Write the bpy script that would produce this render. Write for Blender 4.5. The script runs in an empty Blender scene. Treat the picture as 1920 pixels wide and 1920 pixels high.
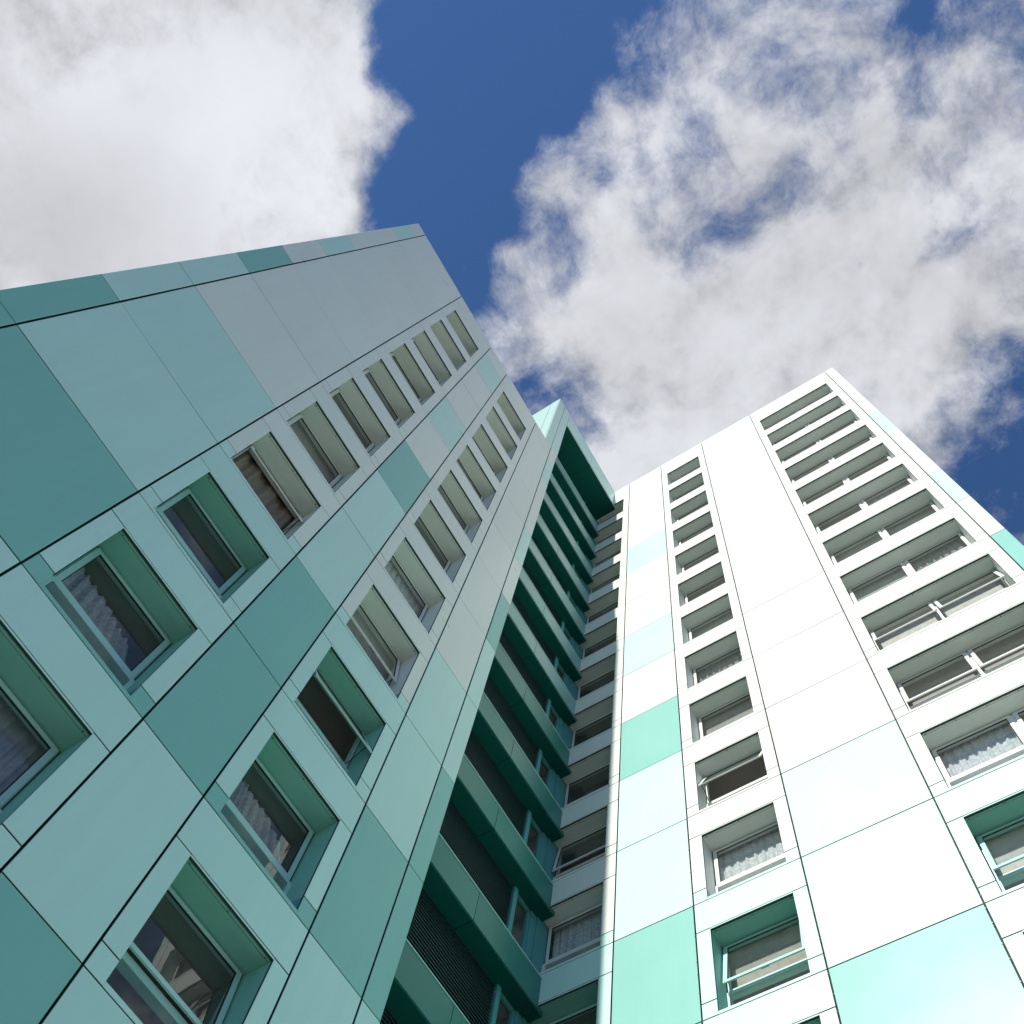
import bpy, math, random
from mathutils import Matrix, Vector
random.seed(7)
scene = bpy.context.scene
col = scene.collection

# ------------------------------------------------------------------ camera
# an 18 mm kit lens held upright and tilted steeply up; the picture is the upper
# part of the frame, hence the lens shift
cam_d = bpy.data.cameras.new('camera')
cam = bpy.data.objects.new('camera', cam_d)
col.objects.link(cam)
CAM_M = ((0.5195786, -0.7943022, -0.3148366), (-0.8501205, -0.443656, -0.2836627), (0.0856347, 0.4150341, -0.9057667))
CAM_P = (-0.0756, -0.0791, 1.3596)
mw = Matrix(CAM_M).to_4x4()
mw.translation = Vector(CAM_P)
cam.matrix_world = mw
cam_d.sensor_fit = 'HORIZONTAL'
cam_d.sensor_width = 36.0
cam_d.lens = 41.408
cam_d.shift_x = -0.01636
cam_d.shift_y = 0.21093
cam_d.clip_start = 0.05
cam_d.clip_end = 6000.0
scene.camera = cam

# ------------------------------------------------------------------ exposure
scene.view_settings.view_transform = 'Standard'
scene.view_settings.look = 'None'
scene.view_settings.exposure = 0.33
scene.view_settings.gamma = 1.0
scene.view_settings.use_curve_mapping = False
scene.cycles.use_denoising = True
scene.cycles.max_bounces = 8
scene.cycles.diffuse_bounces = 4
scene.cycles.glossy_bounces = 4
scene.cycles.transparent_max_bounces = 12
scene.cycles.sample_clamp_indirect = 6.0

# ------------------------------------------------------------------ sun
LIGHT_DIR = Vector((1.0, -0.0442, -0.88)).normalized()     # from the shadow edges on the sunlit wing
SUN_EL = math.asin(-LIGHT_DIR.z)
sun_d = bpy.data.lights.new('sun', 'SUN')
sun_d.energy = 4.7
sun_d.angle = math.radians(0.53)
sun_d.color = (1.0, 0.94, 0.85)
sun = bpy.data.objects.new('sun', sun_d)
col.objects.link(sun)
sun.rotation_euler = LIGHT_DIR.to_track_quat('-Z', 'Y').to_euler()
sun.location = (-40, 3, 60)

# ------------------------------------------------------------------ sky with drifting cumulus
SKY_STRENGTH = 0.085
CLOUD_LEVEL = 0.51
SOFT = (6.6, 6.1, 0)
world = bpy.data.worlds.new('World')
scene.world = world
world.use_nodes = True
world.cycles.sampling_method = 'NONE'          # an even dome: rays find it by themselves


def pixel_dir(px, py):
    """direction in the place of a point of the 1920 px photograph"""
    f = 41.408 / 36.0 * 1920.0
    cx, cy = 991.41, 1364.98
    d = Vector(((px - cx) / f, -(py - cy) / f, -1.0))
    return (Matrix(CAM_M) @ d).normalized()


def sky_plane(px, py):
    d = pixel_dir(px, py)
    return d.x / d.z, d.y / d.z


# cloud masses and gaps: (x, y, radius, weight) in photograph pixels, laid on the flat cloud layer
CLOUDS = [
    (60, 120, 380, .55), (330, 300, 300, .55), (60, 430, 300, .5), (470, 60, 230, .45), (590, 190, 150, .36),
    (660, 300, 110, .30), (715, 160, 85, .36), (440, 430, 170, .42), (620, 20, 120, .30), (630, 390, 80, .18),
    (1230, 140, 120, .30), (1190, 230, 110, .34), (1390, 130, 190, .32), (1090, 400, 95, .36), (1220, 430, 200, .30), (1060, 330, 70, .14),
    (1010, 620, 120, .36), (1150, 590, 180, .44), (1110, 720, 180, .28), (1480, 40, 110, .26), (1640, 290, 190, .50),
    (1840, 130, 210, .56), (1920, 330, 200, .52), (1900, 470, 90, .30), (1520, 560, 260, .80), (1350, 690, 210, .55), (1660, 690, 230, .60),
    (1220, 850, 150, .42), (1420, 830, 230, .60), (1840, 560, 150, .40), (1780, 700, 120, .20),
    (860, 230, 190, -.50), (930, 60, 180, -.50), (850, 420, 110, -.40), (1010, 210, 80, -.26),
    (1150, 0, 80, -.26), (1470, 110, 55, -.24), (1390, 400, 60, -.22), (1500, 345, 55, -.34), (1705, 215, 60, -.55),
    (1785, 400, 85, -.66), (1690, 20, 80, -.24), (1230, 760, 75, -.42), (1890, 860, 120, -.50),
    (1895, 640, 60, -.26), (955, 745, 50, -.28), (1250, 150, 40, -.12), (1150, 350, 50, -.18), (1100, 470, 45, -.16), (1560, 470, 45, -.12),
    (1330, 250, 60, -.30), (1180, 350, 60, -.30), (1440, 370, 60, -.20), (1300, 420, 70, -.30), (1560, 200, 60, -.26), (1690, 120, 55, -.16), (1360, 510, 50, -.22), (1090, 520, 50, -.20),
]


def nd(nt, typ, **kw):
    n = nt.nodes.new(typ)
    for k, v in kw.items():
        if k == 'ins':
            for kk, vv in v.items():
                n.inputs[kk].default_value = vv
        else:
            setattr(n, k, v)
    return n


def mth(nt, op, a=None, b=None, c=None, clamp=False):
    n = nt.nodes.new('ShaderNodeMath')
    n.operation = op
    n.use_clamp = clamp
    for i, v in enumerate((a, b, c)):
        if v is None:
            continue
        if isinstance(v, (int, float)):
            n.inputs[i].default_value = v
        else:
            nt.links.new(v, n.inputs[i])
    return n.outputs[0]


def maprange(nt, v, a, b, c, d, smooth=True):
    n = nt.nodes.new('ShaderNodeMapRange')
    n.interpolation_type = 'SMOOTHSTEP' if smooth else 'LINEAR'
    n.clamp = True
    nt.links.new(v, n.inputs[0])
    for i, x in enumerate((a, b, c, d)):
        n.inputs[i + 1].default_value = x
    return n.outputs[0]


def build_world():
    nt = world.node_tree
    nt.nodes.clear()
    L = nt.links.new
    out = nt.nodes.new('ShaderNodeOutputWorld')
    bg = nt.nodes.new('ShaderNodeBackground')
    bg.inputs['Strength'].default_value = SKY_STRENGTH
    L(bg.outputs[0], out.inputs[0])
    sky = nt.nodes.new('ShaderNodeTexSky')
    sky.sky_type = 'NISHITA'
    sky.sun_disc = False
    sky.sun_elevation = SUN_EL
    to_sun = -LIGHT_DIR
    sky.sun_rotation = math.atan2(to_sun.x, to_sun.y)
    sky.altitude = 0
    sky.air_density = 1.0
    sky.dust_density = 0.0
    sky.ozone_density = 8.0
    tc = nt.nodes.new('ShaderNodeTexCoord')
    sep = nt.nodes.new('ShaderNodeSeparateXYZ')
    L(tc.outputs['Generated'], sep.inputs[0])
    z = mth(nt, 'MAXIMUM', sep.outputs[2], .06)
    cmb = nt.nodes.new('ShaderNodeCombineXYZ')
    L(mth(nt, 'DIVIDE', sep.outputs[0], z), cmb.inputs[0])
    L(mth(nt, 'DIVIDE', sep.outputs[1], z), cmb.inputs[1])
    P = cmb.outputs[0]                                   # place on the flat cloud layer

    def noise(vec, scale, detail, rough, dist=0.0, lac=2.0):
        n = nd(nt, 'ShaderNodeTexNoise', noise_dimensions='2D', ins={'Scale': scale, 'Detail': detail, 'Roughness': rough, 'Distortion': dist, 'Lacunarity': lac})
        L(vec, n.inputs['Vector'])
        return n

    def moved(vec, amount):
        n = nd(nt, 'ShaderNodeVectorMath', operation='ADD')
        L(vec, n.inputs[0])
        n.inputs[1].default_value = amount
        return n.outputs[0]

    # turbulence that frays the rims of the masses
    w = noise(P, 6.0, 3.0, .6)
    s1 = nd(nt, 'ShaderNodeVectorMath', operation='MULTIPLY_ADD')
    L(w.outputs['Color'], s1.inputs[0])
    s1.inputs[1].default_value = (.13, .13, 0)
    L(moved(P, (-.065, -.065, 0)), s1.inputs[2])
    Pw = s1.outputs[0]
    s3 = nd(nt, 'ShaderNodeVectorMath', operation='MULTIPLY_ADD')
    L(w.outputs['Color'], s3.inputs[0])
    s3.inputs[1].default_value = (.035, .035, 0)
    L(P, s3.inputs[2])
    Pn = s3.outputs[0]
    acc = None
    for (x, y, r, a) in CLOUDS:
        cx_, cy_ = sky_plane(x, y)
        ex = sky_plane(x + r, y); ey = sky_plane(x, y + r)
        rad = .5 * (math.hypot(ex[0] - cx_, ex[1] - cy_) + math.hypot(ey[0] - cx_, ey[1] - cy_))
        dn = nd(nt, 'ShaderNodeVectorMath', operation='DISTANCE')
        L(Pw, dn.inputs[0]); dn.inputs[1].default_value = (cx_, cy_, 0)
        e = maprange(nt, dn.outputs['Value'], rad * 1.9, 0, 0, a if (x < 760 or a < 0) else a * .56)
        acc = e if acc is None else mth(nt, 'ADD', acc, e)
    n1 = noise(moved(Pn, (3.1, 1.7, 0)), 6.5, 10.0, .60, 0.0, 2.15)
    n2 = noise(moved(Pn, (7.3, 2.2, 0)), 15.0, 9.0, .68, .12)
    f = mth(nt, 'MULTIPLY_ADD', n1.outputs[0], 1.35, -.675)
    f = mth(nt, 'ADD', f, mth(nt, 'MULTIPLY_ADD', n2.outputs[0], 1.25, -.625))
    d = mth(nt, 'ADD', acc, f)
    alpha = maprange(nt, d, -.16, .68, 0, 1)
    # sunlit where the cloud thins towards the sun, greyer where it is deep
    nb = noise(moved(Pn, (3.1 + to_sun.x * .045, 1.7 + to_sun.y * .045, 0)), 6.5, 4.0, .62, 0.0, 2.15)
    lit = maprange(nt, mth(nt, 'SUBTRACT', n1.outputs[0], nb.outputs[0]), -.16, .16, -.09, .12, False)
    deep = maprange(nt, d, .4, 1.3, 0, 1)
    soft = noise(moved(P, SOFT), 2.6, 2.0, .5)
    sv = mth(nt, 'MULTIPLY_ADD', soft.outputs[0], .60, -.30)
    val = mth(nt, 'ADD', mth(nt, 'ADD', mth(nt, 'MULTIPLY_ADD', deep, .06, CLOUD_LEVEL), mth(nt, 'MULTIPLY', lit, mth(nt, 'SUBTRACT', 1.15, deep))), mth(nt, 'MULTIPLY', sv, deep))
    val = mth(nt, 'MULTIPLY', val, 1.0 / SKY_STRENGTH)
    colr = nd(nt, 'ShaderNodeVectorMath', operation='SCALE')
    colr.inputs[0].default_value = (.955, .975, 1.04)
    L(val, colr.inputs['Scale'])
    mix = nd(nt, 'ShaderNodeMix', data_type='RGBA')
    L(alpha, mix.inputs[0])
    deepen = nd(nt, 'ShaderNodeVectorMath', operation='MULTIPLY')
    deepen.inputs[1].default_value = (.84, 1.0, 1.12)
    L(sky.outputs[0], deepen.inputs[0])
    L(deepen.outputs[0], mix.inputs[6])
    L(colr.outputs[0], mix.inputs[7])
    L(mix.outputs[2], bg.inputs['Color'])


build_world()

# ------------------------------------------------------------------ materials


def base_mat(name):
    m = bpy.data.materials.new(name)
    m.use_nodes = True
    nt = m.node_tree
    b = nt.nodes['Principled BSDF']
    return m, nt, b


def panel_mat(name, rgb, rough=.30, coat=0.0, var=.05, wave=.012):
    """powder-coated sheet: small tone shift from sheet to sheet, faint rain streaks, slight oil-canning"""
    m, nt, b = base_mat(name)
    geo = nt.nodes.new('ShaderNodeNewGeometry')
    info = nt.nodes.new('ShaderNodeObjectInfo')
    mp = nd(nt, 'ShaderNodeMapping', ins={'Scale': (9, 9, .45)})
    nt.links.new(geo.outputs['Position'], mp.inputs[0])
    st = nd(nt, 'ShaderNodeTexNoise', ins={'Scale': 1.0, 'Detail': 5.0, 'Roughness': .6})
    nt.links.new(mp.outputs[0], st.inputs['Vector'])
    bl = nd(nt, 'ShaderNodeTexNoise', ins={'Scale': .9, 'Detail': 3.0})
    nt.links.new(geo.outputs['Position'], bl.inputs['Vector'])
    v = mth(nt, 'MULTIPLY_ADD', info.outputs['Random'], var, 1 - var * .5)
    v = mth(nt, 'ADD', v, mth(nt, 'MULTIPLY_ADD', st.outputs[0], -.10, .05))
    v = mth(nt, 'ADD', v, mth(nt, 'MULTIPLY_ADD', bl.outputs[0], .06, -.03))
    sc = nd(nt, 'ShaderNodeVectorMath', operation='SCALE')
    sc.inputs[0].default_value = rgb
    nt.links.new(v, sc.inputs['Scale'])
    nt.links.new(sc.outputs[0], b.inputs['Base Color'])
    r = mth(nt, 'MULTIPLY_ADD', bl.outputs[0], .12, rough - .06)
    nt.links.new(r, b.inputs['Roughness'])
    b.inputs['IOR'].default_value = 1.45
    b.inputs['Specular IOR Level'].default_value = .15
    bn = nd(nt, 'ShaderNodeTexNoise', ins={'Scale': 1.1, 'Detail': 1.0})
    nt.links.new(geo.outputs['Position'], bn.inputs['Vector'])
    bp = nd(nt, 'ShaderNodeBump', ins={'Strength': .35, 'Distance': wave})
    nt.links.new(bn.outputs[0], bp.inputs['Height'])
    nt.links.new(bp.outputs[0], b.inputs['Normal'])
    return m


def plain_mat(name, rgb, rough=.5, noise=.12, scale=6.0, metallic=0.0):
    m, nt, b = base_mat(name)
    geo = nt.nodes.new('ShaderNodeNewGeometry')
    n = nd(nt, 'ShaderNodeTexNoise', ins={'Scale': scale, 'Detail': 5.0})
    nt.links.new(geo.outputs['Position'], n.inputs['Vector'])
    v = mth(nt, 'MULTIPLY_ADD', n.outputs[0], noise * 2, 1 - noise)
    sc = nd(nt, 'ShaderNodeVectorMath', operation='SCALE')
    sc.inputs[0].default_value = rgb
    nt.links.new(v, sc.inputs['Scale'])
    nt.links.new(sc.outputs[0], b.inputs['Base Color'])
    b.inputs['Roughness'].default_value = rough
    b.inputs['Metallic'].default_value = metallic
    return m


def glass_mat(name, tint=(.88, .93, .91)):
    m = bpy.data.materials.new(name)
    m.use_nodes = True
    nt = m.node_tree
    nt.nodes.clear()
    out = nt.nodes.new('ShaderNodeOutputMaterial')
    lw = nd(nt, 'ShaderNodeLayerWeight', ins={'Blend': .5})
    tr = nt.nodes.new('ShaderNodeBsdfTransparent')
    tr.inputs[0].default_value = (*tint, 1)
    gl = nd(nt, 'ShaderNodeBsdfGlossy', ins={'Roughness': .015})
    gl.inputs['Color'].default_value = (.95, .97, .97, 1)
    geo = nt.nodes.new('ShaderNodeNewGeometry')
    n = nd(nt, 'ShaderNodeTexNoise', ins={'Scale': 1.6, 'Detail': 1.0})
    nt.links.new(geo.outputs['Position'], n.inputs['Vector'])
    bp = nd(nt, 'ShaderNodeBump', ins={'Strength': .2, 'Distance': .006})
    nt.links.new(n.outputs[0], bp.inputs['Height'])
    nt.links.new(bp.outputs[0], gl.inputs['Normal'])
    # two faces of the pane reflect
    k = mth(nt, 'MULTIPLY_ADD', mth(nt, 'POWER', lw.outputs['Facing'], 5.0), .95, .075, clamp=True)
    dirt = nt.nodes.new('ShaderNodeBsdfDiffuse')
    dirt.inputs[0].default_value = (.55, .56, .53, 1)
    n2 = nd(nt, 'ShaderNodeTexNoise', ins={'Scale': 5.0, 'Detail': 6.0})
    nt.links.new(geo.outputs['Position'], n2.inputs['Vector'])
    dm = nt.nodes.new('ShaderNodeMixShader')
    nt.links.new(mth(nt, 'MULTIPLY', n2.outputs[0], .07), dm.inputs[0])
    nt.links.new(tr.outputs[0], dm.inputs[1])
    nt.links.new(dirt.outputs[0], dm.inputs[2])
    mx = nt.nodes.new('ShaderNodeMixShader')
    nt.links.new(k, mx.inputs[0])
    nt.links.new(dm.outputs[0], mx.inputs[1])
    nt.links.new(gl.outputs[0], mx.inputs[2])
    nt.links.new(mx.outputs[0], out.inputs[0])
    return m


def cloth_mat(name, rgb, lace=False, trans=.35):
    m, nt, b = base_mat(name)
    out = nt.nodes['Material Output']
    geo = nt.nodes.new('ShaderNodeNewGeometry')
    n = nd(nt, 'ShaderNodeTexNoise', ins={'Scale': 16.0 if lace else 9.0, 'Detail': 4.0, 'Roughness': .6})
    nt.links.new(geo.outputs['Position'], n.inputs['Vector'])
    v = maprange(nt, n.outputs[0], .35, .65, .72 if lace else .88, 1.06, False)
    sc = nd(nt, 'ShaderNodeVectorMath', operation='SCALE')
    sc.inputs[0].default_value = rgb
    nt.links.new(v, sc.inputs['Scale'])
    nt.links.new(sc.outputs[0], b.inputs['Base Color'])
    b.inputs['Roughness'].default_value = .9
    b.inputs['Specular IOR Level'].default_value = .1
    t = nt.nodes.new('ShaderNodeBsdfTranslucent')
    nt.links.new(sc.outputs[0], t.inputs[0])
    mx = nt.nodes.new('ShaderNodeMixShader')
    mx.inputs[0].default_value = trans
    nt.links.new(b.outputs[0], mx.inputs[1])
    nt.links.new(t.outputs[0], mx.inputs[2])
    nt.links.new(mx.outputs[0], out.inputs[0])
    return m


M = {
    'W': panel_mat('white_panel', (.77, .825, .745)),
    'T': panel_mat('pale_turquoise_panel', (.56, .82, .735)),
    'M': panel_mat('teal_panel', (.255, .555, .485)),
    'L': panel_mat('soft_turquoise_panel', (.40, .63, .575)),
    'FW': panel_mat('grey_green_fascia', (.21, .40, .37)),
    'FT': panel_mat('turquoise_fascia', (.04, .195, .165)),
    'backing': plain_mat('joint_backing', (.012, .03, .03), .8),
    'reveal_W': panel_mat('grey_green_reveal', (.70, .77, .72), .5, var=.10),
    'reveal_T': panel_mat('green_reveal', (.23, .54, .45), .5, var=.06),
    'frame_W': plain_mat('white_frame', (.74, .76, .72), .35, .06),
    'frame_T': plain_mat('turquoise_frame', (.42, .70, .64), .35, .06),
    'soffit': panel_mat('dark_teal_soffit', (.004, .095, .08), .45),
    'louvre': plain_mat('louvre_blade', (.035, .10, .095), .45),
    'louvre_dark': plain_mat('louvre_void', (.01, .02, .02), .9),
    'mullion': panel_mat('teal_mullion', (.10, .36, .35), .4),
    'glass': glass_mat('window_glass'),
    'room': plain_mat('room_plaster', (.40, .39, .36), .9, .1, 1.0),
    'ceiling': plain_mat('white_ceiling', (.78, .77, .74), .9, .05, 1.0),
    'roof': plain_mat('roof_felt', (.12, .12, .12), .9),
    'clip': plain_mat('steel_clip', (.10, .11, .11), .5, metallic=.6),
    'drip': plain_mat('drip_line', (.08, .16, .14), .6),
    'gasket_green': plain_mat('joint_gasket', (.025, .055, .052), .7),
    'gasket': plain_mat('black_gasket', (.02, .025, .025), .7),
    'lace': cloth_mat('white_lace', (.84, .85, .89), True, .22),
    'net': cloth_mat('grey_net', (.62, .61, .60), True),
    'mauve': cloth_mat('mauve_net', (.48, .48, .56)),
    'brown': cloth_mat('brown_cloth', (.56, .46, .37)),
    'beige': cloth_mat('beige_cloth', (.70, .56, .40)),
    'pale': cloth_mat('pale_blind', (.62, .61, .57), trans=.2),
    'blind': cloth_mat('grey_blind', (.42, .40, .36), trans=.15),
}

# ------------------------------------------------------------------ mesh helpers
BOXF = [(0, 3, 2, 1), (4, 5, 6, 7), (0, 1, 5, 4), (1, 2, 6, 5), (2, 3, 7, 6), (3, 0, 4, 7)]


class MB:
    """collects faces; coordinates are in the place"""

    def __init__(self):
        self.v, self.f, self.mi = [], [], []

    def quad(self, pts, mi=0):
        n = len(self.v)
        self.v += [tuple(p) for p in pts]
        self.f.append(tuple(range(n, n + len(pts))))
        self.mi.append(mi)

    def box(self, a, b, mi=0, xf=None):
        x0, x1 = sorted((a[0], b[0])); y0, y1 = sorted((a[1], b[1])); z0, z1 = sorted((a[2], b[2]))
        n = len(self.v)
        pts = [(x0, y0, z0), (x1, y0, z0), (x1, y1, z0), (x0, y1, z0), (x0, y0, z1), (x1, y0, z1), (x1, y1, z1), (x0, y1, z1)]
        if xf:
            pts = [xf(p) for p in pts]
        self.v += pts
        self.f += [tuple(n + i for i in q) for q in BOXF]
        self.mi += [mi] * 6

    def mesh(self, name, mats, origin=(0, 0, 0)):
        me = bpy.data.meshes.new(name)
        me.from_pydata([tuple(c - o for c, o in zip(p, origin)) for p in self.v], [], self.f)
        for m in mats:
            me.materials.append(M[m])
        me.polygons.foreach_set('material_index', self.mi)
        import bmesh
        bm = bmesh.new(); bm.from_mesh(me)
        bmesh.ops.recalc_face_normals(bm, faces=bm.faces)
        bm.to_mesh(me); bm.free()
        me.update()
        return me


def base_of(o):
    p = Vector((0, 0, 0))
    while o is not None:
        p += o.location
        o = o.parent
    return p


def link(name, me, parent=None, loc=(0, 0, 0)):
    o = bpy.data.objects.new(name, me)
    col.objects.link(o)
    if parent is not None:
        o.parent = parent
        o.location = Vector(loc) - base_of(parent)
    else:
        o.location = loc
    return o


def put(name, mb, mats, parent=None, origin=None):
    if origin is None:
        n = len(mb.v)
        origin = tuple(sum(p[i] for p in mb.v) / n for i in range(3))
    if isinstance(mats, str):
        mats = [mats]
    return link(name, mb.mesh(name, mats, origin), parent, origin)


def thing(name, label, cat, loc, group=None):
    o = bpy.data.objects.new(name, None)
    col.objects.link(o)
    o.location = loc
    o.empty_display_size = .5
    o['label'] = label; o['category'] = cat
    if group:
        o['group'] = group
    return o


def tag(o, label, cat, group=None):
    o['label'] = label; o['category'] = cat
    if group:
        o['group'] = group


# ------------------------------------------------------------------ measures of the building
P = 2.7                      # storey
Z0 = 38.05                   # joint under the parapet of the lower wing
zj = lambda k: Z0 - k * P
AY, CX = 6.063, 8.880        # planes of the shaded front and of the sunlit front
AX = [-2.715, -2.325, -.291, 1.447, 2.38, 4.13, 5.069, 5.419]
CY = [5.389, 4.011, 2.256, .218, -2.873, -3.192]
ROOF_A, ROOF_C = 39.51, 47.33
OT, OB = .287, .972          # window opening in a storey
JT, JB = .274, .877          # joints beside the opening
REC = .346                   # depth of the reveals
GV, GH = .024, .017
GHC = .018                   # joints of the sunlit wing          # joint widths
THK = .03


class Face:
    """u runs along the wall, w points out of the wall"""

    def __init__(self, kind):
        self.kind = kind

    def P(self, u, w, z):
        return (u, AY - w, z) if self.kind == 'A' else (CX - w, u, z)

    def xf(self, p):
        return self.P(*p)


FA, FC = Face('A'), Face('C')


def pat_strip(k):
    return {1: 'T', 4: 'T', 6: 'M', 7: 'T', 8: 'T', 9: 'M', 10: 'M', 11: 'T'}.get(k, 'W' if k < 6 else 'M')


def pat_wide(k):
    return 'W' if k <= 7 else {8: 'T', 9: 'T', 10: 'M', 11: 'T', 12: 'M'}.get(k, 'M')


def pat_win(k):
    return 'W' if k <= 8 else 'T'


def pat_small(k):
    return {8: 'T', 10: 'M'}.get(k, pat_win(k))


_cache = {}


def panel(face, u0, u1, z0, z1, mat, parent, name='cladding_panel', gu=GV, gz=GH, gl=None, gr=None):
    """one cladding sheet with softened edges; the joints around it stay open"""
    a = min(u0, u1) + (gu if gl is None else gl) * .5
    b = max(u0, u1) - (gu if gr is None else gr) * .5
    if face.kind == 'C' and gz == GH:
        gz = GHC
    c, d = min(z0, z1) + gz * .5, max(z0, z1) - gz * .5
    wdt, hgt = b - a, d - c
    key = (face.kind, round(wdt, 4), round(hgt, 4), mat)
    if key not in _cache:
        me = bpy.data.meshes.new('cladding_panel')
        e = .004
        x, z = wdt / 2, hgt / 2
        pts = []
        for (w, s) in ((-THK, 0), (-e, 0), (0, e)):
            pts += [(-x + s, w, -z + s), (x - s, w, -z + s), (x - s, w, z - s), (-x + s, w, z - s)]
        fs = [(8, 9, 10, 11)]
        for r in (0, 4):
            for i in range(4):
                j = (i + 1) % 4
                fs.append((r + i, r + j, r + 4 + j, r + 4 + i))
        if face.kind == 'A':
            vs = [(u, -w, z_) for u, w, z_ in pts]
        else:
            vs = [(-w, u, z_) for u, w, z_ in pts]
            fs = [tuple(reversed(f)) for f in fs]
        me.from_pydata(vs, [], fs)
        me.materials.append(M[mat])
        me.materials.append(M['gasket_green'])
        for i_ in range(1, 5):
            me.polygons[i_].material_index = 1       # the sheet's edge lies in the gasketed joint
        me.update()
        _cache[key] = me
    o = link(name, _cache[key], parent, face.P((a + b) / 2, 0, (c + d) / 2))
    o.rotation_euler = (random.gauss(0, .0006), random.gauss(0, .0006), random.gauss(0, .0006))
    return o


# ------------------------------------------------------------------ windows
def frame_bars(mb, face, u0, u1, z0, z1, t, w0, w1, xf=None, mi=0):
    """a rectangular frame of four bars butted end to end"""
    f = xf or face.xf
    mb.box((u0, w0, z0), (u0 + t, w1, z1), mi, f)
    mb.box((u1 - t, w0, z0), (u1, w1, z1), mi, f)
    mb.box((u0 + t, w0, z0), (u1 - t, w1, z0 + t), mi, f)
    mb.box((u0 + t, w0, z1 - t), (u1 - t, w1, z1), mi, f)


def tilt(face, zt, wt, ang):
    """turn a sash about its head by ang degrees, foot outwards"""
    s, c = math.sin(math.radians(ang)), math.cos(math.radians(ang))

    def f(p):
        u, w, z = p
        dz, dw = z - zt, w - wt
        return face.P(u, wt + dw * c - dz * s, zt + dz * c + dw * s)
    return f


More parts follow.
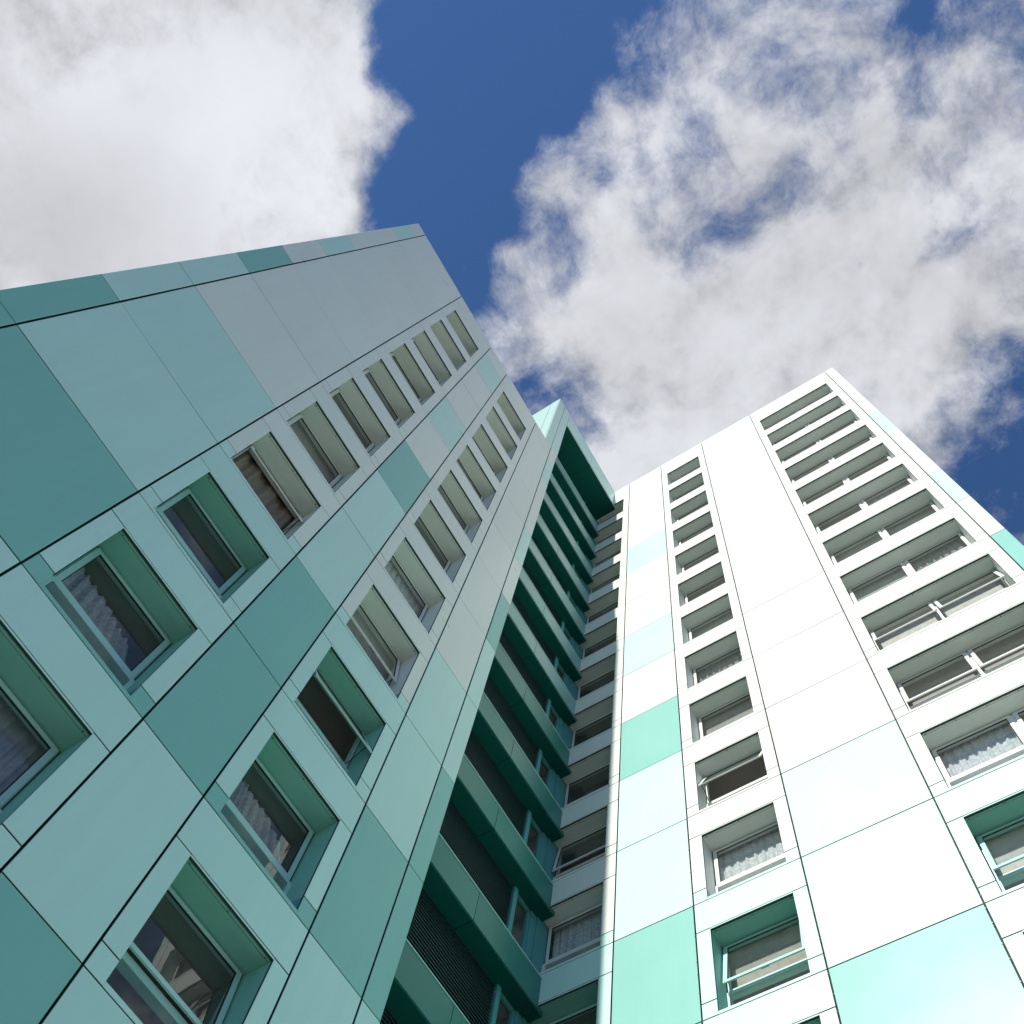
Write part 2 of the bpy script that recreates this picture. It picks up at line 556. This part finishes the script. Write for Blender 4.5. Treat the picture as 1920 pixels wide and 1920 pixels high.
def window(face, parent, u0, u1, k, opens=(0,), shade='W', room_depth=2.6, extra_u=0.0, corner=False):
    a, b = min(u0, u1), max(u0, u1)
    zt, zb = zj(k - 1 + OT), zj(k - 1 + OB)
    n = len(opens)
    fm, rv = 'frame_' + shade, 'reveal_' + shade
    ztr = zj(k - 1 + .70)                      # middle of the transom
    w1 = -REC - .028                           # sash faces end flush with the reveal
    wl = -REC + .022                           # the low light is glazed nearer to the front
    T = .045
    mb = MB()
    X = face.xf
    ms = [a + (b - a) * i / n for i in range(1, n)]
    edges = [a + T] + [e for m_ in ms for e in (m_ - .04, m_ + .04)] + [b - T]
    mb.box((a, w1 - .07, ztr), (a + T, w1, zt), 0, X)
    mb.box((b - T, w1 - .07, ztr), (b, w1, zt), 0, X)
    mb.box((a + T, w1 - .07, zt - T), (b - T, w1, zt), 0, X)
    mb.box((a, w1 - .07, zb), (a + T, wl, ztr), 0, X)
    mb.box((b - T, w1 - .07, zb), (b, wl, ztr), 0, X)
    mb.box((a + T, w1 - .07, zb), (b - T, wl, zb + T), 0, X)
    for m_ in ms:
        mb.box((m_ - .04, w1 - .07, ztr), (m_ + .04, w1 + .010, zt - T), 0, X)
        mb.box((m_ - .04, w1 - .07, zb + T), (m_ + .04, wl + .004, ztr), 0, X)
    for i in range(n):
        mb.box((edges[2 * i], w1 - .07, ztr - .045), (edges[2 * i + 1], wl - .006, ztr + .045), 0, X)
    win = put('window', mb, fm, parent)
    # dark seal where the frame meets the reveal
    mb = MB()
    frame_bars(mb, face, a + .0005, b - .0005, ztr, zt - .0005, .011, w1 - .02, w1 + .003)
    put('seal', mb, 'gasket', win)
    # reveal: head, jambs and sill sheets
    mb = MB()
    g = .012
    mb.box((a - .02, w1 - .02, zt), (b + .02, -THK - g, zt + .02), 0, face.xf)
    zq = zj(k - 1 + JB)
    mb.box((a - .02, w1 - .02, zq + .004), (a, -THK - .004, zt - .004), 0, face.xf)
    mb.box((b, w1 - .02, zq + .004), (b + .02, -THK - .004, zt - .004), 2 if corner else 0, face.xf)
    mb.box((a - .02, w1 - .02, zb), (a, -THK - .004, zq - .004), 1, face.xf)
    mb.box((b, w1 - .02, zb), (b + .02, -THK - .004, zq - .004), 2 if corner else 1, face.xf)
    sm = pat_small(k)
    put('reveal', mb, [rv, {'W': 'reveal_W', 'T': 'reveal_T', 'M': 'mullion'}[sm], 'mullion'], win)
    mb = MB()
    mb.box((a + .002, w1, zb - .028), (b - .002, -THK - .003, zb - .003), 0, face.xf)
    put('sill', mb, fm, win)
    # drip slot and screws under the head
    mb = MB()
    mb.box((a + .004, -.072, zt - .002), (b - .004, -.067, zt - .0005), 0, face.xf)
    nsc = 3 if n == 1 else 6
    for i in range(nsc):
        u = a + .06 + (b - a - .12) * i / (nsc - 1)
        mb.box((u - .008, -.066, zt - .005), (u + .008, -.050, zt - .0006), 0, face.xf)
    put('drip_strip', mb, 'drip', win)
    # sashes
    for i, ang in enumerate(opens):
        e0, e1 = edges[2 * i] - .016, edges[2 * i + 1] + .016
        s0, s1 = ztr + .03, zt - T + .012
        f = tilt(face, s1, w1 + .004, ang)
        mb = MB()
        frame_bars(mb, face, e0, e1, s0, s1, .062, w1 + .004, w1 + .028, f)
        put('sash', mb, fm, win)
        mb = MB()
        frame_bars(mb, face, e0 + .062, e1 - .062, s0 + .062, s1 - .062, .010, w1 + .006, w1 + .024, f)
        put('gasket', mb, 'gasket', win)
        mb = MB()
        mb.quad([f((e0 + .06, w1 + .014, s0 + .06)), f((e1 - .06, w1 + .014, s0 + .06)), f((e1 - .06, w1 + .014, s1 - .06)), f((e0 + .06, w1 + .014, s1 - .06))])
        put('glass_pane', mb, 'glass', win)
        if ang > 2:
            for s_ in (e0 + .01, e1 - .02):
                p = f((s_, w1 + .006, s0 + .35)); q = face.P(s_, w1 - .03, s0 + .12)
                p2 = f((s_ + .012, w1 + .006, s0 + .35)); q2 = face.P(s_ + .012, w1 - .03, s0 + .12)
                h = .016
                mb = MB()
                mb.v += [p, p2, (p2[0], p2[1], p2[2] + h), (p[0], p[1], p[2] + h), q, q2, (q2[0], q2[1], q2[2] + h), (q[0], q[1], q[2] + h)]
                mb.f += list(BOXF); mb.mi += [0] * 6
                put('stay', mb, 'clip', win)
            um = (e0 + e1) / 2
            mb = MB()
            mb.box((um - .06, w1 - .012, s0 + .012), (um + .06, w1 + .004, s0 + .03), 0, f)
            put('handle', mb, 'clip', win)
        # low fixed light
        mb = MB()
        mb.quad([face.P(edges[2 * i] - .002, wl - .012, zb + T - .002), face.P(edges[2 * i + 1] + .002, wl - .012, zb + T - .002),
                 face.P(edges[2 * i + 1] + .002, wl - .012, ztr - .043), face.P(edges[2 * i] - .002, wl - .012, ztr - .043)])
        put('glass_pane', mb, 'glass', win)
    # the room behind
    mb = MB()
    A_, B_, wa, wb = a - .25, b + .25, w1 - .075, w1 - room_depth
    if extra_u:
        B_ = b + extra_u
    c0, c1 = zb - .55, zt + .36
    Q = face.P
    mb.quad([Q(A_, wb, c0), Q(B_, wb, c0), Q(B_, wb, c1), Q(A_, wb, c1)])
    mb.quad([Q(A_, wa, c1), Q(B_, wa, c1), Q(B_, wb, c1), Q(A_, wb, c1)], 1)
    mb.quad([Q(A_, wa, c0), Q(B_, wa, c0), Q(B_, wb, c0), Q(A_, wb, c0)])
    mb.quad([Q(A_, wa, c0), Q(A_, wb, c0), Q(A_, wb, c1), Q(A_, wa, c1)])
    mb.quad([Q(B_, wa, c0), Q(B_, wb, c0), Q(B_, wb, c1), Q(B_, wa, c1)])
    # the inner side of the wall round the opening
    mb.quad([Q(A_, wa, c0), Q(a, wa, c0), Q(a, wa, c1), Q(A_, wa, c1)])
    mb.quad([Q(b, wa, c0), Q(B_, wa, c0), Q(B_, wa, c1), Q(b, wa, c1)])
    mb.quad([Q(a, wa, c0), Q(b, wa, c0), Q(b, wa, zb), Q(a, wa, zb)])
    mb.quad([Q(a, wa, zt), Q(b, wa, zt), Q(b, wa, c1), Q(a, wa, c1)])
    put('room', mb, ['room', 'ceiling'], win)
    return win


def curtain(face, u0, u1, k, mat, label, group, style='net', back=0.0, name='curtain'):
    """a hanging sheet with folds just behind the glass"""
    a, b = min(u0, u1), max(u0, u1)
    zt, zb = zj(k - 1 + OT) + .33, zj(k - 1 + OB)
    rnd = random.Random(hash((a, k, mat)) & 0xffff)
    N = int((b - a) / .012)
    ph = [rnd.uniform(0, 6.28) for _ in range(5)]
    rows = 14
    w0 = -REC - .155 - back
    mb = MB()
    grid = []
    for j in range(rows + 1):
        t = j / rows
        line = []
        for i in range(N + 1):
            s = i / N
            u = a + (b - a) * s
            fold = .022 * math.sin(s * (b - a) * 42 + ph[0] + .9 * math.sin(s * 9 + ph[1])) + .012 * math.sin(s * (b - a) * 83 + ph[2])
            ztop = zt
            zbot = zb + .03
            if style == 'blind':
                fold = .0
                zbot = zj(k - 1 + .66)
            if style == 'gather':
                # drawn up to one side, so that the upper corner stays dark
                ztop = zt - .62 - .26 * max(0, s - .15) ** 1.3 - .02 * math.sin(s * 11 + ph[3])
                zbot = zj(k - 1 + .69)
                fold *= 1.7
                u = a + (b - a) * (s * (.80 + .2 * t))
            if style == 'ruffle':
                # a low curtain with a scalloped upper edge
                ztop = zj(k - 1 + .715) + .20 * abs(math.sin(s * (b - a) * 6.2 + ph[3])) ** .7 + .025 * math.sin(s * 31 + ph[4])
                fold *= 1.2
            if style == 'sheet':
                fold = .045 * math.sin(s * (b - a) * 19 + ph[0] + math.sin(s * 5)) + .018 * math.sin(s * (b - a) * 47 + ph[2])
            z = ztop + (zbot - ztop) * t
            line.append(face.P(u, w0 + fold * (.55 + .45 * t) , z))
        grid.append(line)
    n0 = 0
    for line in grid:
        mb.v += line
    W_ = N + 1
    for j in range(rows):
        for i in range(N):
            mb.f.append((j * W_ + i, j * W_ + i + 1, (j + 1) * W_ + i + 1, (j + 1) * W_ + i)); mb.mi.append(0)
    o = put(name, mb, mat)
    for p_ in o.data.polygons:
        p_.use_smooth = True
    tag(o, label, 'blind' if style == 'blind' else 'curtain', group)
    return o


def window_column(face, parent, uL, uR, o0, o1, rows, opens, last_top, room_extra=0.0, jamb_sides=(True, True)):
    """cladding round the windows of one column; rows are storey numbers"""
    a, b = min(uL, uR), max(uL, uR)
    p, q = min(o0, o1), max(o0, o1)
    for k in rows:
        m, s = pat_win(k), pat_small(k)
        z = [zj(k - 1), zj(k - 1 + JT), zj(k - 1 + OT), zj(k - 1 + JB), zj(k - 1 + OB), zj(k)]
        panel(face, a, b, z[0], z[1], m, parent, 'spandrel_panel')
        # head strip over the opening, closed against the sheets at its ends
        panel(face, p, q, z[1], z[2], m, parent, 'head_strip', gu=0.0, gz=.006)
        if jamb_sides[0]:
            panel(face, a, p, z[1], z[3], m, parent, 'jamb_panel', gr=0.0)
            panel(face, a, p, z[3], z[5], s, parent, 'corner_panel', gr=0.0)
        if jamb_sides[1]:
            panel(face, q, b, z[1], z[3], m, parent, 'jamb_panel', gl=0.0)
            panel(face, q, b, z[3], z[5], s, parent, 'corner_panel', gl=0.0)
        panel(face, p, q, z[4], z[5], s, parent, 'sill_panel', gu=0.0, gz=.012)
        window(face, parent, o0, o1, k, opens.get(k, opens['n']), pat_win(k), extra_u=room_extra, corner=not jamb_sides[1])
    panel(face, a, b, zj(rows[0] - 1), last_top, pat_win(rows[0]), parent, 'parapet_panel')


def backing(face, parent, cols, zlo, zhi, rows):
    """the dark wall seen in the open joints; openings are left free. cols: (u0,u1,None|(o0,o1))"""
    mb = MB()
    w = -THK - .012

    def q(u0, u1, z0, z1):
        mb.box((u0, w - .05, z0), (u1, w, z1), 0, face.xf)
    for (u0, u1, o) in cols:
        a, b = min(u0, u1), max(u0, u1)
        if o is None:
            q(a, b, zlo, zhi)
            continue
        p, r = min(o) - .02, max(o) + .02
        if p > a:
            q(a, p, zlo, zhi)
        if r < b:
            q(r, b, zlo, zhi)
        zs = [zhi]
        for k in rows:
            zs += [zj(k - 1 + OT) + .02, zj(k - 1 + OB) - .03]
        zs.append(zlo)
        for i in range(0, len(zs), 2):
            q(p, r, zs[i + 1], zs[i])
    return put('wall', mb, 'backing', parent)


def fixing_clips(face, parent, us, zlo, zhi):
    mb = MB()
    for u in us:
        z = zlo
        while z < zhi:
            s = random.choice((-1, 1))
            mb.box((u - .008 + s * .012, -.02, z), (u + .008 + s * .012, .004, z + .022), 0, face.xf)
            z += random.uniform(.28, .42)
    o = put('fixing_clips', mb, 'clip', parent)
    o['kind'] = 'stuff'


# ------------------------------------------------------------------ ground
def ground_mat():
    m, nt, b = base_mat('ground')
    geo = nt.nodes.new('ShaderNodeNewGeometry')
    n = nd(nt, 'ShaderNodeTexNoise', ins={'Scale': .35, 'Detail': 8.0, 'Roughness': .65})
    nt.links.new(geo.outputs['Position'], n.inputs['Vector'])
    r = nd(nt, 'ShaderNodeValToRGB')
    r.color_ramp.elements[0].color = (.12, .12, .09, 1); r.color_ramp.elements[0].position = .35
    r.color_ramp.elements[1].color = (.17, .165, .13, 1); r.color_ramp.elements[1].position = .65
    nt.links.new(n.outputs[0], r.inputs[0])
    nt.links.new(r.outputs[0], b.inputs['Base Color'])
    b.inputs['Roughness'].default_value = .95
    return m


M['ground'] = ground_mat()
M['paving'] = plain_mat('concrete_paving', (.21, .205, .19), .9, .18, 2.0)
mb = MB(); mb.quad([(-2500, -2500, 0), (2500, -2500, 0), (2500, 2500, 0), (-2500, 2500, 0)])
o = put('ground', mb, 'ground', origin=(0, 0, 0)); o['kind'] = 'structure'
mb = MB()
mb.quad([(-16, -14, .006), (CX, -14, .006), (CX, 7.2, .006), (5.4, 7.2, .006), (5.4, AY, .006), (-2.7, AY, .006), (-16, AY, .006)])
o = put('pavement', mb, 'paving', origin=(0, 0, 0)); o['kind'] = 'structure'

# ------------------------------------------------------------------ shaded wing (left)
DEPTH = 15.0
wingA = thing('tower_wing', 'shaded turquoise and grey tower wing filling the left foreground', 'building', ((AX[0] + AX[7]) / 2, AY + 5, 0))
ROWS_A = list(range(1, 15))
OA3 = (-.060, 1.216)
OA5 = (2.610, 3.897)
for (i, pat) in ((0, pat_strip), (1, pat_wide), (3, pat_strip), (5, pat_wide), (6, pat_strip)):
    for k in ROWS_A:
        panel(FA, AX[i], AX[i + 1], zj(k), zj(k - 1), pat(k), wingA)
    panel(FA, AX[i], AX[i + 1], Z0, ROOF_A, 'W', wingA, 'parapet_panel')
window_column(FA, wingA, AX[2], AX[3], *OA3, ROWS_A, {'n': (0,), 8: (20,)}, ROOF_A)
window_column(FA, wingA, AX[4], AX[5], *OA5, ROWS_A, {'n': (0,), 8: (9,), 9: (22,), 11: (5,)}, ROOF_A)
backing(FA, wingA, [(AX[0] + .03, AX[2], None), (AX[2], AX[3], OA3), (AX[3], AX[4], None), (AX[4], AX[5], OA5), (AX[5], AX[7] - .03, None)], .0, ROOF_A - .02, ROWS_A)
# returns, back and roof of the wing
mb = MB()
mb.box((AX[0] + .001, AY + THK, 0), (AX[0] + .03, AY + DEPTH, ROOF_A - .004))
put('end_wall', mb, 'W', wingA)
for k in ROWS_A:
    mb = MB()
    mb.box((AX[7] - .032, AY + THK + .002, zj(k) + .005), (AX[7] - .002, AY + .93, zj(k - 1) - .005))
    put('return_panel', mb, pat_strip(k), wingA)
mb = MB()
mb.box((AX[0] + .03, AY + .10, ROOF_A - .35), (AX[7] - .04, AY + DEPTH, ROOF_A - .05))
put('roof', mb, 'roof', wingA)
mb = MB()
mb.box((AX[0] + .03, AY + DEPTH, 0), (AX[7] - .04, AY + DEPTH + .2, ROOF_A - .05))
put('back_wall', mb, 'W', wingA)

# ------------------------------------------------------------------ sunlit wing (right)
wingC = thing('tower_wing', 'sunlit white tower wing on the right, taller than the shaded one', 'building', (CX + 5, (CY[0] + CY[5]) / 2, 0))
ROWS_C = list(range(-2, 15))
OC1 = (5.630, 6.93)
OC2 = (2.481, 3.777)
OC3 = (-2.628, -.020)
C_IN = 6.975                 # inner corner with the link
for (i, pat) in ((0, pat_strip), (2, pat_wide), (4, pat_strip)):
    for k in ROWS_C:
        panel(FC, CY[i], CY[i + 1], zj(k), zj(k - 1), pat(k), wingC)
    panel(FC, CY[i], CY[i + 1], zj(-3), ROOF_C, 'W', wingC, 'parapet_panel')
window_column(FC, wingC, CY[0], C_IN, *OC1, ROWS_C, {'n': (0,), 6: (0,), 7: (7,)}, ROOF_C, jamb_sides=(True, False))
window_column(FC, wingC, CY[1], CY[2], *OC2, ROWS_C, {'n': (0,), 7: (21,), 9: (9,)}, ROOF_C)
window_column(FC, wingC, CY[3], CY[4], *OC3, ROWS_C, {'n': (0, 0), 3: (0, 1.5), 4: (0, 4), 6: (13, 13), 7: (7, 7), 9: (8, 8)}, ROOF_C)
backing(FC, wingC, [(CY[0], C_IN, OC1), (CY[0], CY[1], None), (CY[1], CY[2], OC2), (CY[2], CY[3], None), (CY[3], CY[4], OC3), (CY[4], CY[5] + .03, None)], .0, ROOF_C - .02, ROWS_C)
fixing_clips(FC, wingC, [CY[1], CY[2], CY[3]], .3, 38)
mb = MB()
mb.box((CX + THK, CY[5] + .001, 0), (CX + DEPTH, CY[5] + .03, ROOF_C - .004))
put('end_wall', mb, 'W', wingC)
mb = MB()
mb.box((CX + .10, CY[5] + .03, ROOF_C - .35), (CX + DEPTH, 12.0, ROOF_C - .05))
put('roof', mb, 'roof', wingC)
mb = MB()
mb.box((CX + DEPTH, CY[5] + .03, 0), (CX + DEPTH + .2, 12.0, ROOF_C - .05))
put('back_wall', mb, 'W', wingC)

# ------------------------------------------------------------------ recessed link between the wings
FY, BY = 6.670, 6.975        # front of the spandrels, plane of the louvres
JX = 7.085
link_b = thing('link_block', 'recessed dark teal link with louvres between the shaded and sunlit wings', 'building', (7.2, BY + 3, 0))
ROWS_B = list(range(-2, 15))
XL = AX[7]
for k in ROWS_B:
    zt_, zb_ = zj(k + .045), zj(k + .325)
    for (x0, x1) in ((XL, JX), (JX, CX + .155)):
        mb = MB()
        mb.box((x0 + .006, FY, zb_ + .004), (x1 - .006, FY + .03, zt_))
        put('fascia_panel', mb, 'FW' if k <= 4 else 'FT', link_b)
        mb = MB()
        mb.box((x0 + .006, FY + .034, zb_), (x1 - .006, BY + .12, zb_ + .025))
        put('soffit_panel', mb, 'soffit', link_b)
    mb = MB()
    mb.box((XL, FY - .012, zt_ + .002), (CX - .002, BY + .02, zt_ + .020))
    put('ledge_flashing', mb, 'frame_T', link_b)
    mb = MB()
    mb.box((XL, FY + .04, zb_ + .03), (CX + .15, BY + .10, zt_ - .004))
    put('spandrel_core', mb, 'backing', link_b)
for k in ROWS_B + [15]:
    zhi = zj(k - 1 + .325) if k > -2 else 45.36
    zlo = zj(k + .045) + .02 if k < 15 else 0.0
    if zlo >= zhi:
        continue
    # louvre bay
    mb = MB()
    z = zlo + .05
    while z < zhi - .03:
        x0, x1 = XL, 8.20
        y0, y1 = BY + .005, BY + .055
        mb.v += [(x0, y0, z), (x1, y0, z), (x1, y1, z + .045), (x0, y1, z + .045), (x0, y0, z + .012), (x1, y0, z + .012), (x1, y1, z + .057), (x0, y1, z + .057)]
        n0 = len(mb.v) - 8
        mb.f += [tuple(n0 + i for i in q) for q in BOXF]; mb.mi += [0] * 6
        z += .075
    lv = put('louvre', mb, 'louvre', link_b)
    mb = MB(); mb.box((XL, BY + .07, zlo), (8.20, BY + .10, zhi))
    put('louvre_back', mb, 'louvre_dark', lv)
    mb = MB(); mb.box((8.20, BY - .03, zlo), (8.30, BY + .10, zhi))
    put('mullion', mb, 'mullion', link_b)
    mb = MB()
    mb.box((8.30, BY + .01, zlo), (8.345, BY + .08, zhi)); mb.box((8.705, BY + .01, zlo), (8.75, BY + .08, zhi))
    mb.box((8.345, BY + .01, zlo), (8.705, BY + .08, zlo + .045)); mb.box((8.345, BY + .01, zhi - .045), (8.705, BY + .08, zhi))
    wn = put('window', mb, 'mullion', link_b)
    mb = MB(); mb.quad([(8.34, BY + .045, zlo + .04), (8.71, BY + .045, zlo + .04), (8.71, BY + .045, zhi - .04), (8.34, BY + .045, zhi - .04)])
    put('glass_pane', mb, 'glass', wn)
    mb = MB()
    mb.quad([(8.25, BY + .9, zlo), (8.8, BY + .9, zlo), (8.8, BY + .9, zhi), (8.25, BY + .9, zhi)])
    mb.quad([(8.25, BY + .1, zlo), (8.25, BY + .9, zlo), (8.25, BY + .9, zhi), (8.25, BY + .1, zhi)])
    mb.quad([(8.8, BY + .1, zlo), (8.8, BY + .9, zlo), (8.8, BY + .9, zhi), (8.8, BY + .1, zhi)])
    mb.quad([(8.25, BY + .1, zhi), (8.8, BY + .1, zhi), (8.8, BY + .9, zhi), (8.25, BY + .9, zhi)])
    mb.quad([(8.25, BY + .1, zlo), (8.8, BY + .1, zlo), (8.8, BY + .9, zlo), (8.25, BY + .9, zlo)])
    put('room', mb, 'room', wn)
    mb = MB(); mb.box((8.75, BY - .02, zlo), (CX + REC + .06, BY + .10, zhi))
    put('corner_post', mb, 'mullion', link_b)
# crowning box over the link and the end that rises above the lower roof
TOPZ, BOXZ = 47.36, 45.36
XE = 4.71
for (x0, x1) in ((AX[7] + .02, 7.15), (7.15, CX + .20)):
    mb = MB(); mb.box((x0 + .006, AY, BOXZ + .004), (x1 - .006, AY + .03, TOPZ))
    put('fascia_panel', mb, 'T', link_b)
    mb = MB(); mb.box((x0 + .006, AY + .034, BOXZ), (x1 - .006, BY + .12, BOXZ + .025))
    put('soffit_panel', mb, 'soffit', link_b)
for (x0, x1) in ((XE, AX[6]), (AX[6], AX[7] + .02)):
    zs = [ROOF_A + .01, zj(-1), zj(-2), TOPZ]
    for i in range(3):
        mb = MB(); mb.box((x0 + .010, AY, zs[i] + .005), (x1 - .010, AY + .03, zs[i + 1] - .005))
        put('pier_panel', mb, 'T', link_b)
for (y0, y1) in ((AY + .03, AY + .40), (AY + .40, AY + 2.4), (AY + 2.4, AY + 4.4)):
    mb = MB(); mb.box((XE, y0 + .008, ROOF_A - .04), (XE + .03, y1 - .008, TOPZ))
    put('end_panel', mb, 'L', link_b)
mb = MB()
mb.box((XE + .04, AY + .04, ROOF_A - .04), (AX[7] + .015, AY + 4.4, TOPZ - .03))
mb.box((AX[7] + .015, AY + .04, BOXZ + .03), (CX + .19, AY + 4.4, TOPZ - .03))
put('core', mb, 'backing', link_b)
mb = MB()
mb.box((XL, BY + .13, 0), (CX + REC + .05, BY + 1.6, BOXZ))

# ------------------------------------------------------------------ curtains and blinds
GRP = 'curtains behind the windows'
curtain(FA, -.05, 1.20, 8, 'brown', 'brown curtain behind the wide open window of the shaded wing', GRP, 'sheet')
curtain(FA, -.05, 1.20, 10, 'net', 'bunched grey net curtain behind the closed window low on the left', GRP, 'gather')
curtain(FA, -.05, 1.20, 11, 'mauve', 'bluish mauve curtain in the window cut by the left edge', GRP, 'net')
curtain(FA, -.05, 1.20, 7, 'blind', 'flat brown grey blind above the brown curtain window', GRP, 'blind', name='roller_blind')
curtain(FA, 2.62, 3.88, 10, 'net', 'dark net curtain low in the shaded wing, second column, with a pale reflection below it', GRP, 'gather')
curtain(FA, 2.62, 3.88, 7, 'lace', 'pale lace curtain halfway up the second window column of the shaded wing', GRP, 'net')
curtain(FA, 2.62, 3.88, 8, 'blind', 'grey blind behind the slightly open window of the shaded wing', GRP, 'blind', name='roller_blind')
curtain(FC, 2.49, 3.77, 8, 'lace', 'white lace curtain in the narrow window above the lowest open one, sunlit wing', GRP, 'net')
curtain(FC, 2.49, 3.77, 5, 'net', 'grey patterned curtain three windows above the lace one, narrow column of sunlit wing', GRP, 'net')
curtain(FC, 2.49, 3.77, 9, 'blind', 'grey blind behind the lowest open narrow window of the sunlit wing', GRP, 'blind', name='roller_blind')
curtain(FC, -1.30, -.03, 7, 'beige', 'beige ruffled curtain in the left half of a wide sunlit window', GRP, 'ruffle')
curtain(FC, -2.62, -1.34, 7, 'beige', 'beige ruffled curtain in the right half of a wide sunlit window', GRP, 'ruffle')
curtain(FC, -1.30, -.03, 8, 'lace', 'white lace curtain in the left half of the wide window below the beige ruffles', GRP, 'net')
curtain(FC, -2.62, -1.34, 8, 'lace', 'white lace curtain in the right half of the wide window, cut by the right edge', GRP, 'net')
curtain(FC, -2.62, -1.34, 3, 'lace', 'pale pleated curtain in the right half of the sixth wide window from the roof', GRP, 'net')
curtain(FC, -2.62, -1.34, 5, 'net', 'grey net curtain in the right half of the eighth wide window from the roof', GRP, 'net')
curtain(FC, 5.65, 6.9, 8, 'lace', 'grey lace curtain in the shadowed window at the inner corner', GRP, 'net')
curtain(FC, 2.49, 3.77, 6, 'blind', 'plain grey blind in the closed narrow window just above the open dark one', GRP, 'blind', name='roller_blind')
for (u0, u1, side) in ((-1.30, -.03, 'left'), (-2.62, -1.34, 'right')):
    curtain(FC, u0, u1, 7, 'blind', 'grey blind above the beige ruffles, %s half of the wide sunlit window' % side, GRP, 'blind', back=.07, name='roller_blind')
    curtain(FC, u0, u1, 6, 'pale', 'pale blind behind the open %s sash of the ninth wide window from the roof' % side, GRP, 'blind', name='roller_blind')
    curtain(FC, u0, u1, 4, 'pale', 'pale blind in the %s half of the seventh wide window from the roof' % side, GRP, 'blind', name='roller_blind')
curtain(FC, -1.30, -.03, 5, 'pale', 'pale blind in the left half of the eighth wide window from the roof', GRP, 'blind', name='roller_blind')
curtain(FC, -1.30, -.03, 9, 'pale', 'pale blind in the left half of the lowest green framed wide window', GRP, 'blind', name='roller_blind')
curtain(FC, 2.49, 3.77, 4, 'pale', 'pale blind in the seventh narrow window from the roof, sunlit wing', GRP, 'blind', name='roller_blind')
